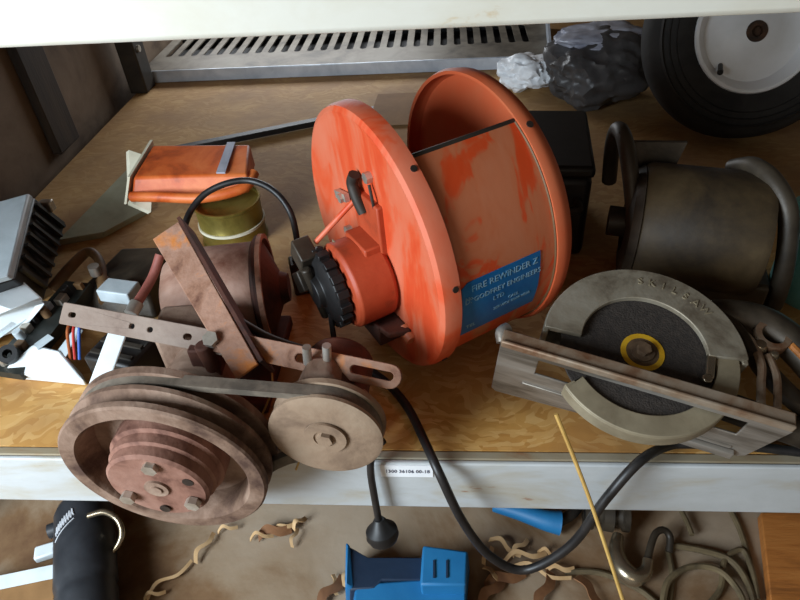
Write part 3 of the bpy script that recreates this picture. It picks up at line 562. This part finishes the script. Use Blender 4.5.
b = MB(); b.hexa([(-.462, .415, lo+.0), (-.458, .415, lo), (-.449, .438, hi-.006), (-.453, .438, hi-.006)], [(-.462, .55, lo), (-.458, .55, lo), (-.447, .545, hi+.006), (-.452, .545, hi+.006)])
b.hexa([(-0.4709, 0.4394, 0.06), (-0.4257, 0.4101, 0.06), (-0.4498, 0.5184, 0.1), (-0.4878, 0.5204, 0.115)], [(-0.4621, 0.4354, 0.066), (-0.4173, 0.4061, 0.066), (-0.4408, 0.5134, 0.106), (-0.4784, 0.5151, 0.121)])
b.hexa([(-0.4348, 0.4297, 0.065), (-0.4094, 0.442, 0.085), (-0.4214, 0.4796, 0.09), (-0.4442, 0.4764, 0.085)], [(-0.4282, 0.429, 0.069), (-0.4028, 0.4411, 0.089), (-0.4147, 0.4788, 0.094), (-0.4374, 0.4755, 0.089)]); b.build('end_flap', M['carton_pale'], ct, label='white torn end flap')
b = MB(); b.tube([(-.452, .428, .082), (-.40, .418, .086), (-.33, .416, .084), (-.27, .436, .088), (-.258, .470, .096)], .0085, 10); b.build('rolled_edge', M['carton'], ct)
MB().hexa([(-.310, .445, .110), (-.296, .446, .109), (-.30, .533, .1195), (-.314, .533, .1195)], [(-.310, .445, .1125), (-.296, .446, .1115), (-.30, .533, .1215), (-.314, .533, .1215)]).build('tape', M['silver_bag'], ct)
# arched cable
ac = thing('arched_cable', 'black cable arching over the brassy tin to a small connector', 'cable', (-0.1655, 0.3001, 0.03))
MB().tube([(-0.3022, 0.2646, 0.12), (-0.3007, 0.2991, 0.13), (-0.2821, 0.3213, 0.145), (-0.2499, 0.3326, 0.155), (-0.2167, 0.3366, 0.155), (-0.1828, 0.3222, 0.145), (-0.1612, 0.3045, 0.12), (-0.157, 0.2942, 0.075)], .0046, 10).build('cord', M['black_cable'], ac)
b = MB(); p = Vector((-0.1569, 0.2911, 0.072)); b.cyl(p, (p.x, p.y-.002, .045), .011, n=16); b.box((p.x, p.y-.004, .028), (.032, .028, .054), rz(.3)); b.build('connector', M['saw_body'], ac, bevel=.003)
# ================================================================ left scrap pile
es = thing('power_supply', 'pale grey and black finned electronics case at the far left', 'electronics', (-.60, .30, 0))
T4 = [Vector((-0.6618, 0.3157, 0.125)), Vector((-0.5767, 0.3716, 0.125)), Vector((-0.4924, 0.1649, 0.125)), Vector((-0.5672, 0.1268, 0.125))]
B4 = [Vector((-0.7539, 0.3696, 0)), Vector((-0.6023, 0.4547, 0.02)), Vector((-0.5551, 0.2684, 0)), Vector((-0.6589, 0.1712, 0))]
MB().hexa(T4, [t+(b_-t)*.12 for t, b_ in zip(T4, B4)]).build('lid', M['grey_plastic'], es, bevel=.003, label='pale grey lid')
b = MB(); b.hexa([t+(b_-t)*.13 for t, b_ in zip(T4, B4)], B4)
MB_ = b.build('case', M['black'], es, bevel=.003)
for k in range(7):
    f0 = .08+.13*k; pa = T4[1]+(T4[2]-T4[1])*f0; pb = B4[1]+(B4[2]-B4[1])*f0; o_ = Vector((.006, .001, .002)); e_ = (T4[2]-T4[1])*.035
    b = MB(); b.hexa([pa+(pb-pa)*.16, pa+(pb-pa)*.16+e_, pa+(pb-pa)*.16+e_+o_, pa+(pb-pa)*.16+o_], [pa+(pb-pa)*.95, pa+(pb-pa)*.95+e_, pa+(pb-pa)*.95+e_+o_, pa+(pb-pa)*.95+o_]); b.build('fin', M['black'], MB_)
b = MB(); b.box(T4[1]+(B4[1]-T4[1])*.45+Vector((.006, -.006, .006)), (.020, .014, .018)); b.build('terminal', M['bolt'], es, bevel=.002)
wp = thing('white_plastic_cover', 'bright white plastic cover at left edge in front of grey electronics', 'cover', (-.53, .20, 0))
b = MB(); b.hexa([(-0.5762, 0.1501, 0.02), (-0.5189, 0.1686, 0.03), (-0.4839, 0.1873, 0.06), (-0.5566, 0.1518, 0.06)], [(-0.5464, 0.1607, 0.09), (-0.5391, 0.2264, 0.085), (-0.48, 0.1818, 0.075), (-0.4999, 0.1462, 0.085)]); b.build('cover_shell', M['white_plastic'], wp, bevel=.004)
b = MB(); b.hexa([(-0.5681, 0.1367, 0.02), (-0.4972, 0.1826, 0.05), (-0.4899, 0.1891, 0.055), (-0.5763, 0.1546, 0.025)], [(-0.5907, 0.157, 0), (-0.5184, 0.2058, 0.03), (-0.5109, 0.2128, 0.035), (-0.6052, 0.1811, 0)]); b.build('cover_lip', M['grey_plastic'], wp, bevel=.002)
cbd = thing('circuit_board', 'long black circuit board with parts among the white scrap at left', 'circuit board', (-.50, .17, 0))
p, q = Vector((-0.5141, 0.0982, 0.022)), Vector((-0.4812, 0.2602, 0.04)); x = (q-p).normalized(); wd = Vector((.8, -.6, 0)); wd = (wd-x*wd.dot(x)).normalized(); z = x.cross(wd)
if z.z < 0: z = -z
b = MB(); b.hexa([p-wd*.028, p+wd*.028, p+wd*.028-z*.012, p-wd*.028-z*.012], [q-wd*.022, q+wd*.022, q+wd*.022-z*.02, q-wd*.022-z*.02]); b.build('board', M['pcb'], cbd)
rot = Matrix((x, wd, z)).transposed()
for i in range(11):
    t = .08+.085*i; c = p+(q-p)*t+wd*random.uniform(-.014, .014)+z*.005
    b = MB(); sx = random.uniform(.006, .016)
    if i % 3 == 0: b.cyl(c-z*.005, c+z*.010, .006, n=14)
    else: b.box(c, (sx, .012, .011), rot)
    b.build('component', [M['bolt'], M['black'], M['tan'], M['grey_plastic']][i % 4], cbd, bevel=.0008)
wt = thing('white_plastic_tray', 'white angular plastic piece at the front of the left scrap', 'plastic piece', (-.44, .10, 0))
b = MB(); b.hexa([(-0.5279, 0.1083, 0), (-0.4063, 0.0945, 0), (-0.4197, 0.112, 0), (-0.522, 0.1646, 0)], [(-0.5189, 0.1001, 0.02), (-0.3999, 0.0864, 0.02), (-0.4439, 0.1247, 0.035), (-0.4801, 0.1308, 0.04)]); b.build('tray_body', M['white_plastic'], wt, bevel=.003)
b = MB(); b.hexa([(-0.4632, 0.1072, 0.02), (-0.4435, 0.1001, 0.02), (-0.4155, 0.1461, 0.05), (-0.43, 0.1539, 0.05)], [(-0.4707, 0.1149, 0.012), (-0.4507, 0.1077, 0.012), (-0.4227, 0.1548, 0.042), (-0.4375, 0.1628, 0.042)]); b.build('side_arm', M['grey_plastic'], wt, bevel=.002)
b = MB(); b.hexa([(-0.4708, 0.1217, 0.038), (-0.4537, 0.1366, 0.045), (-0.4657, 0.1442, 0.045), (-0.4821, 0.1329, 0.038)], [(-0.4787, 0.1299, 0.03), (-0.4633, 0.1472, 0.035), (-0.4756, 0.155, 0.035), (-0.4902, 0.1412, 0.03)]); b.build('clip', M['grey_plastic'], wt)
b = MB(); b.lathe([(.006, 0), (.012, 0), (.012, .014), (.006, .014)], (-0.5084, 0.119, 0.03), (.2, -.5, .8), 20, closed_prof=True); b.build('socket', M['black'], wt)
pv, qv = Vector((-0.3309, 0.1051, 0.1)), Vector((-0.3472, 0.0432, 0.06)); b = MB(); wv_ = Vector((.011, .004, 0)); tv = Vector((0, -.002, -.004))
b.hexa([pv-wv_, pv+wv_, pv+wv_+tv, pv-wv_+tv], [qv-wv_, qv+wv_, qv+wv_+tv, qv-wv_+tv]); tag(b.build('white_strip', M['white_plastic'], bevel=.001), 'narrow white plastic strip leaning just above the big pulley', 'strip')
bb = thing('black_box', 'small black box under the slotted arm beside the white strip', 'box', (-.33, .12, 0))
MB().box((-.350, .128, .026), (.07, .085, .050), rz(-.25)).build('body', M['black'], bb, bevel=.004)
b = MB()
for k in range(4): b.box(Vector((-.350, .128, .052))+rz(-.25) @ Vector((0, -.03+.02*k, 0)), (.06, .006, .004), rz(-.25))
b.build('rib', M['dark_steel'], bb)
for i, (m_, dx, nm, cl) in enumerate(((M['red_wire'], 0, 'red', 'red'), (M['blue_wire'], .006, 'blue', 'blue'), (M['copper'], -.006, 'copper', 'copper'))):
    b = MB(); p = Vector((-0.4264, 0.1478, 0.045)); b.tube([p+Vector((dx, .02, .0)), p+Vector((dx+.004, .008, .016)), p+Vector((dx*1.3+.005, -.012, .014)), p+Vector((dx+.002, -.03, -.02))], .002, 8)
    tag(b.build('loose_wire', m_), f'short {cl} wire sticking out of the left scrap under the arm', 'wire', 'loose wires in the left scrap')
sh = MB().hexa([(-0.6038, 0.4115, 0), (-0.532, 0.4332, 0), (-0.477, 0.5142, 0), (-0.5797, 0.6679, 0)], [(-0.6011, 0.4147, 0.01), (-0.5297, 0.4365, 0.01), (-0.4753, 0.5182, 0.01), (-0.5787, 0.6741, 0.01)]).build('flat_sheet', M['sheet'], bevel=.001); tag(sh, 'flat green-grey sheet lying left of the orange carton', 'sheet')
tp = thing('tan_plastic_arm', 'bent tan plastic part between the electronics and the rusty motor', 'plastic part', (-0.5083, 0.3163, 0.01))
MB().tube([(-0.5385, 0.2736, 0.015), (-0.5205, 0.3081, 0.03), (-0.5055, 0.3425, 0.035), (-0.4741, 0.3155, 0.035), (-0.4478, 0.2651, 0.03)], lambda t: .009-.003*t, 12).build('arm', M['tan'], tp)
MB().cyl((-0.4622, 0.2788, 0.04), (-0.4608, 0.2784, 0.055), .008, n=16).build('knob', M['bolt'], tp)
MB().cyl((-0.4357, 0.2427, 0.02), (-0.4545, 0.2771, 0.03), .013, .010, n=16).build('foot', M['tan'], tp)
dk = thing('dark_scrap_housing', 'dark olive plastic housing lying behind the slotted arm', 'housing', (-.42, .28, 0))
b = MB(); b.hexa([(-.50, .24, 0), (-.36, .22, 0), (-.36, .36, 0), (-.47, .38, 0)], [(-.48, .26, .03), (-.37, .24, .045), (-.37, .34, .045), (-.46, .36, .03)]); b.build('shell', M['saw_body'], dk, bevel=.006)
MB().box((-.40, .225, .05), (.05, .03, .02), rz(-.2)).build('connector', M['grey_plastic'], dk, bevel=.002)
# ================================================================ floor things
FL = FZ
bt = thing('black_canister', 'black canister with white scribbled writing on floor under the beam', 'canister', (-0.476, -0.0035, -0.26))
p, q = Vector((-0.5047, 0.0762, -0.255)), Vector((-0.4125, -0.1122, -0.255)); ax = (q-p).normalized(); L = (q-p).length
b = MB(); b.lathe([(0, -.012), (.030, -.010), (.037, 0), (.041, .012), (.041, L*.62), (.038, L*.66), (.040, L*.7), (.040, L), (0, L)], p, ax, 48); cn = b.build('can', M['flashlight'], bt)
up = Vector((0, 0, 1)); up = (up-ax*up.dot(ax)).normalized(); sd = ax.cross(up)
def on(tx, ang): return p+ax*tx+(sd*sin(ang)+up*cos(ang))*.0414
b = MB()
sg = 1 if sd.x > 0 else -1
pts = []
for k in range(26):
    t = k/25; pts.append(on(.052-.018*t+.008*sin(k*2.1), sg*(-.75+.75*t)))
b.tube(pts, .0011, 6, 4); b.build('lettering', M['white_ink'], cn, label='white scribbled writing')
MB().tube([on(.066-.020*t/6, sg*(-.8+.8*t/6)) for t in range(7)], .0009, 6, 3).build('underline', M['white_ink'], cn)
b = MB(); cpt = p+ax*.03+sd*sg*.045
b.tube([(-0.4658, 0.0393, -0.215), (-0.4447, 0.0461, -0.215), (-0.4267, 0.0413, -0.225), (-0.4168, 0.0269, -0.235), (-0.4204, 0.0124, -0.245), (-0.4324, 0.0013, -0.25), (-0.451, -0.0037, -0.25)], .0045, 10); b.build('carry_ring', M['chrome'], bt)
MB().cyl(p+ax*.020-sd*sg*.038, p+ax*.020-sd*sg*.050, .011, n=18).build('side_button', M['flashlight'], bt)
bx = thing('cardboard_carton', 'tan cardboard carton with a white edge at the bottom left corner', 'carton', (-.58, .0, FL))
b = MB(); b.hexa([(-0.6481, -0.1019, -0.3), (-0.4801, -0.0964, -0.3), (-0.5224, -0.0174, -0.3), (-0.6797, -0.0538, -0.3)], [(-0.6272, -0.1081, -0.27), (-0.4668, -0.103, -0.27), (-0.5097, -0.0229, -0.27), (-0.658, -0.0612, -0.27)]); b.build('body', M['cardboard'], bx, bevel=.002)
b = MB(); b.hexa([(-0.6554, -0.0644, -0.269), (-0.5047, -0.0262, -0.269), (-0.5149, -0.0058, -0.269), (-0.668, -0.0451, -0.269)], [(-0.6511, -0.0665, -0.264), (-0.5014, -0.0286, -0.264), (-0.5115, -0.0083, -0.264), (-0.6637, -0.0473, -0.264)]); b.build('edge_flap', M['white_plastic'], bx)
tgp = MB().box((-0.5554, 0.0239, -0.292), (.030, .022, .014), rz(.4)).build('white_block', M['white_plastic'], bevel=.003); tag(tgp, 'small white block on the floor left of the black canister', 'block')
# blue housing
bh = thing('blue_housing', 'open blue plastic housing with dark inside on floor below the plug', 'plastic housing', (0, .0, FL))
z0 = FL
b = MB()
b.hexa([(-0.077, -0.0833, -0.3), (0.0684, -0.0786, -0.3), (0.0698, -0.0054, -0.3), (-0.0831, -0.0308, -0.3)], [(-0.0733, -0.0688, -0.25), (0.0736, -0.0644, -0.25), (0.0747, -0.0172, -0.25), (-0.0721, -0.0321, -0.25)])
b.hexa([(0.0175, -0.0441, -0.3), (0.0745, -0.0424, -0.3), (0.0817, 0.0195, -0.3), (0.0101, 0.0176, -0.3)], [(0.0149, -0.0431, -0.225), (0.0739, -0.0415, -0.225), (0.0777, 0.0046, -0.225), (0.0173, 0.0117, -0.225)])
b.hexa([(-0.0905, -0.0392, -0.3), (-0.0794, -0.0389, -0.3), (-0.0881, 0.0121, -0.3), (-0.0968, 0.0119, -0.3)], [(-0.085, -0.0386, -0.24), (-0.0739, -0.0402, -0.25), (-0.0832, 0.0121, -0.23), (-0.0895, 0.0178, -0.23)])
bs = b.build('shell', M['blue'], bh, bevel=.004)
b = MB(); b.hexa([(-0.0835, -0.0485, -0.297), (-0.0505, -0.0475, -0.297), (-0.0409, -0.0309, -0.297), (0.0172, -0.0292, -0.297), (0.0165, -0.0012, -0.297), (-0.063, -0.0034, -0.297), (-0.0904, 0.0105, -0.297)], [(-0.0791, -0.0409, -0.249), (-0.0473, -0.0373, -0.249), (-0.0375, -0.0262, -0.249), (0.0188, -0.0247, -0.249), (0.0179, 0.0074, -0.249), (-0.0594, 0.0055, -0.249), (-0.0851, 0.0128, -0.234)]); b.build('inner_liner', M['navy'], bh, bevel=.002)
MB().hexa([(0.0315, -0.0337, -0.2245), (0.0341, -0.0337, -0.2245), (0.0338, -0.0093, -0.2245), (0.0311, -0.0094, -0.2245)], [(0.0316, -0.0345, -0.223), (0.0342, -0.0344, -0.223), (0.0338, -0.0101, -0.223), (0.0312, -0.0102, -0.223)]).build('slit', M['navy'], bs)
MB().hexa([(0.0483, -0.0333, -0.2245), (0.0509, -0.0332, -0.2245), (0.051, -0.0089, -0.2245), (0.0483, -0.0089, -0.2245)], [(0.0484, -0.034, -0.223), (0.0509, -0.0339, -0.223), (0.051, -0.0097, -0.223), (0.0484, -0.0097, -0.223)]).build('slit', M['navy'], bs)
bn = thing('blue_nozzle', 'blue plastic strip tool partly hidden under the beam', 'tool', (.17, .09, FL))
b = MB(); b.tube([(0.1202, 0.1089, -0.28), (0.1579, 0.0966, -0.278), (0.1932, 0.0842, -0.278), (0.2147, 0.081, -0.28)], lambda t: .010+.008*t, 14); b.build('body', M['blue'], bn)
MB().tube([(0.2121, 0.0826, -0.28), (0.2339, 0.0949, -0.278), (0.249, 0.1147, -0.28)], .008, 10).build('neck', M['dark_steel'], bn)
rr = thing('pipe_coupling', 'grey ridged pipe coupling lying below the beam beside the hook', 'coupling', (.31, .09, FL))
b = MB(); p, q = Vector((0.2513, 0.0967, -0.275)), Vector((0.3135, 0.0914, -0.275)); ax = (q-p).normalized(); L = (q-p).length
b.lathe([(.014, 0), (.024, 0), (.024, .012), (.016, .014), (.016, .024), (.024, .026), (.025, .040), (.016, .043), (.018, L-.01), (.023, L-.008), (.023, L), (.014, L)], p, ax, 32, closed_prof=True); b.build('coupling_body', M['tube'], rr)
MB().lathe([(.0, .002), (.014, .002), (.014, .004), (0, .004)], p, ax, 24).build('bore', M['black'], rr)
hk = thing('steel_hook', 'shiny steel hook lying on the floor by the coiled wires', 'hook', (0.3175, 0.0448, -0.3))
b = MB(); b.tube([(0.2944, 0.0638, -0.28), (0.2863, 0.0379, -0.28), (0.2897, 0.0147, -0.28), (0.3031, 0.0024, -0.28), (0.3194, 0.0098, -0.28), (0.3269, 0.0261, -0.278)], lambda t: .0075+.006*sin(pi*min(1, t*1.1)), 14); b.build('hook_bend', M['chrome'], hk)
b = MB(); b.tube([(0.3249, 0.0231, -0.278), (0.3354, 0.0467, -0.275), (0.3458, 0.0635, -0.272), (0.3588, 0.0696, -0.274), (0.3665, 0.0624, -0.28), (0.362, 0.044, -0.288)], .005, 10); b.build('hook_eye', M['tube'], hk)
# coils of wire on floor
coil_specs = [('wire_coil', 'thin dull brown wire loop curling past the hook and bottom edge', [(0.2142, 0.015, -0.2958), (0.2623, 0.0148, -0.2958), (0.3116, -0.0077, -0.2958), (0.3373, -0.0363, -0.2958)], 0.0042),
 ('wire_coil', 'outer loop of dull wire sweeping right of the hook', [(0.3645, 0.0563, -0.2912), (0.4068, 0.0498, -0.2912), (0.4431, 0.0359, -0.2912), (0.455, 0.0051, -0.2912), (0.4522, -0.0387, -0.2912)], 0.0048),
 ('wire_coil', 'inner loop of dull wire curling below the hook', [(0.3308, -0.0402, -0.2875), (0.349, 0.0004, -0.2875), (0.3843, 0.0224, -0.2875), (0.4206, 0.0191, -0.2875), (0.4378, -0.0081, -0.2875), (0.4391, -0.0407, -0.2875)], 0.0045),
 ('wire_coil', 'straight dull wire running up beside the orange-brown board', [(0.4711, 0.1253, -0.2955), (0.4744, 0.0845, -0.2955), (0.4708, 0.0389, -0.2955), (0.4613, -0.017, -0.2955)], 0.0045),
 ('wire_coil', 'dull wire crossing the coils near the right edge of floor', [(0.3811, -0.0367, -0.292), (0.4162, -0.0066, -0.292), (0.4367, 0.0362, -0.292), (0.4649, 0.0516, -0.292), (0.468, 0.0226, -0.292), (0.4609, -0.0187, -0.292)], 0.004),
 ('wire_coil', 'short dull wire hanging behind the beam above the coils', [(0.3949, 0.1192, -0.288), (0.3995, 0.0945, -0.288), (0.4012, 0.0708, -0.288)], 0.004),
 ('wire_coil', 'dull wire standing beside the hook eye', [(0.3634, 0.0483, -0.296), (0.3599, 0.0146, -0.296), (0.3412, -0.0361, -0.296)], 0.004)]
for i, (nm, lb_, pp, r_) in enumerate(coil_specs):
    P_ = pp
    tag(MB().tube(P_, r_, 8).build(nm, M['rope']), lb_, 'wire', 'old wires on the floor')
ob = MB().hexa([(0.4608, -0.0658, -0.3), (0.5716, -0.0622, -0.3), (0.6539, 0.1102, -0.3), (0.5077, 0.1072, -0.3)], [(0.4602, -0.0642, -0.28), (0.5645, -0.0609, -0.28), (0.6465, 0.1108, -0.28), (0.5066, 0.1048, -0.28)]).build('wooden_board', M['wood_orange'], bevel=.002); tag(ob, 'orange-brown wooden board on the floor at the bottom right corner', 'board')
# straw stick
b = MB(); p = Vector((0.1601, -0.0184, 0.085)); q = Vector((0.2314, -0.12, -0.0943)); b.tube([p, (p+q)/2+Vector((.003, 0, .003)), q+(q-p)*.35], lambda t: .0022-.0004*t, 8, 8)
tag(b.build('straw_stick', M['straw']), 'long thin golden stick leaning against the front beam below the saw', 'stick')
# litter
def shav(c, ln, ang, lb_, m_='shaving', arch=.01, wid=.010):
    c = Vector(c); d = Vector((cos(ang), sin(ang), 0)); s_ = Vector((-sin(ang), cos(ang), 0))
    b = MB(); b.ribbon([c-d*ln/2, c-d*ln*.2+Vector((0, 0, arch))+s_*ln*.10, c+d*ln*.15+Vector((0, 0, arch*.6))-s_*ln*.06, c+d*ln/2+Vector((0, 0, .001))], s_+Vector((0, 0, .4)), wid, .0016)
    tag(b.build('wood_shaving' if m_ == 'shaving' else 'dry_leaf', M[m_]), lb_, 'wood shaving' if m_ == 'shaving' else 'leaf', 'dry litter on the floor')
SH = [((-0.3496, -0.0126, -0.294), 0.075, 0.9, 'long curled pale shaving below the big pulley'),
 ((-0.3126, 0.0372, -0.294), 0.05, 1.3, 'pale curled shaving just under the big pulley rim'),
 ((-0.2295, 0.0551, -0.294), 0.035, 0.2, 'small shaving left of the hanging plug'),
 ((-0.1976, 0.0722, -0.294), 0.04, 0.5, 'pale shaving under the small pulley'),
 ((-0.1791, 0.0563, -0.294), 0.03, 1.5, 'tiny shaving beside the leaf under small pulley'),
 ((0.1604, 0.0333, -0.294), 0.065, 0.25, 'pale torn shaving above the bottom of the cable loop'),
 ((0.1791, 0.0117, -0.294), 0.085, -0.15, 'long pale shaving below the bottom of the cable loop'),
 ((0.133, 0.0478, -0.294), 0.05, -0.5, 'thin shaving at the left of the cable loop'),
 ((-0.0919, 0.0016, -0.294), 0.035, 1.4, 'pale shaving standing left of the blue housing'),
 ((0.2074, 0.0168, -0.294), 0.04, 0.1, 'pale shaving right of the cable loop'),
 ((-0.2854, 0.067, -0.294), 0.03, 0.3, 'small pale shaving right of the big pulley foot'),
 ((-0.1756, 0.0794, -0.294), 0.025, 0.9, 'short pale shaving just below the beam under the small pulley'),
 ((-0.1087, -0.0133, -0.294), 0.03, 1.9, 'tiny pale shaving near the left corner of the blue housing'),
 ((0.1546, 0.0483, -0.294), 0.035, 0.8, 'short pale shaving inside the cable loop'),
 ((0.1933, 0.0371, -0.294), 0.03, -0.3, 'tiny pale shaving inside the cable loop near the blue strip'),
 ((0.1079, 0.035, -0.294), 0.03, 1.1, 'short pale shaving touching the left side of the cable loop'),
 ((-0.3634, -0.036, -0.294), 0.03, 0.4, 'pale shaving at the lower end of the long curled shaving'),
 ((0.112, 0.0071, -0.294), 0.03, 2.4, 'pale shaving beside the right side of the blue housing')]
for i, s in enumerate(SH): shav(s[0], s[1], s[2], s[3], arch=.006+.003*(i % 3), wid=.005+.0015*(i % 2))
LF = [((0.1297, 0.0004, -0.294), 0.06, 0.4, 'brown dry leaf between blue housing and the cable loop'),
 ((0.1829, -0.0149, -0.294), 0.06, 1.2, 'brown dry leaf at the bottom below the cable loop'),
 ((-0.2113, 0.0637, -0.294), 0.05, 0.3, 'brown dry leaf under the small pulley'),
 ((-0.1116, -0.0232, -0.294), 0.05, 1.0, 'brown dry leaf left of the blue housing at bottom'),
 ((0.1107, -0.017, -0.294), 0.05, 0.9, 'brown dry leaf right beside the blue housing'),
 ((0.2436, -0.0132, -0.294), 0.05, 2.2, 'brown dry leaf near the foot of the golden stick')]
for i, s in enumerate(LF): shav(s[0], s[1], s[2], s[3], 'leaf', .008, .014)
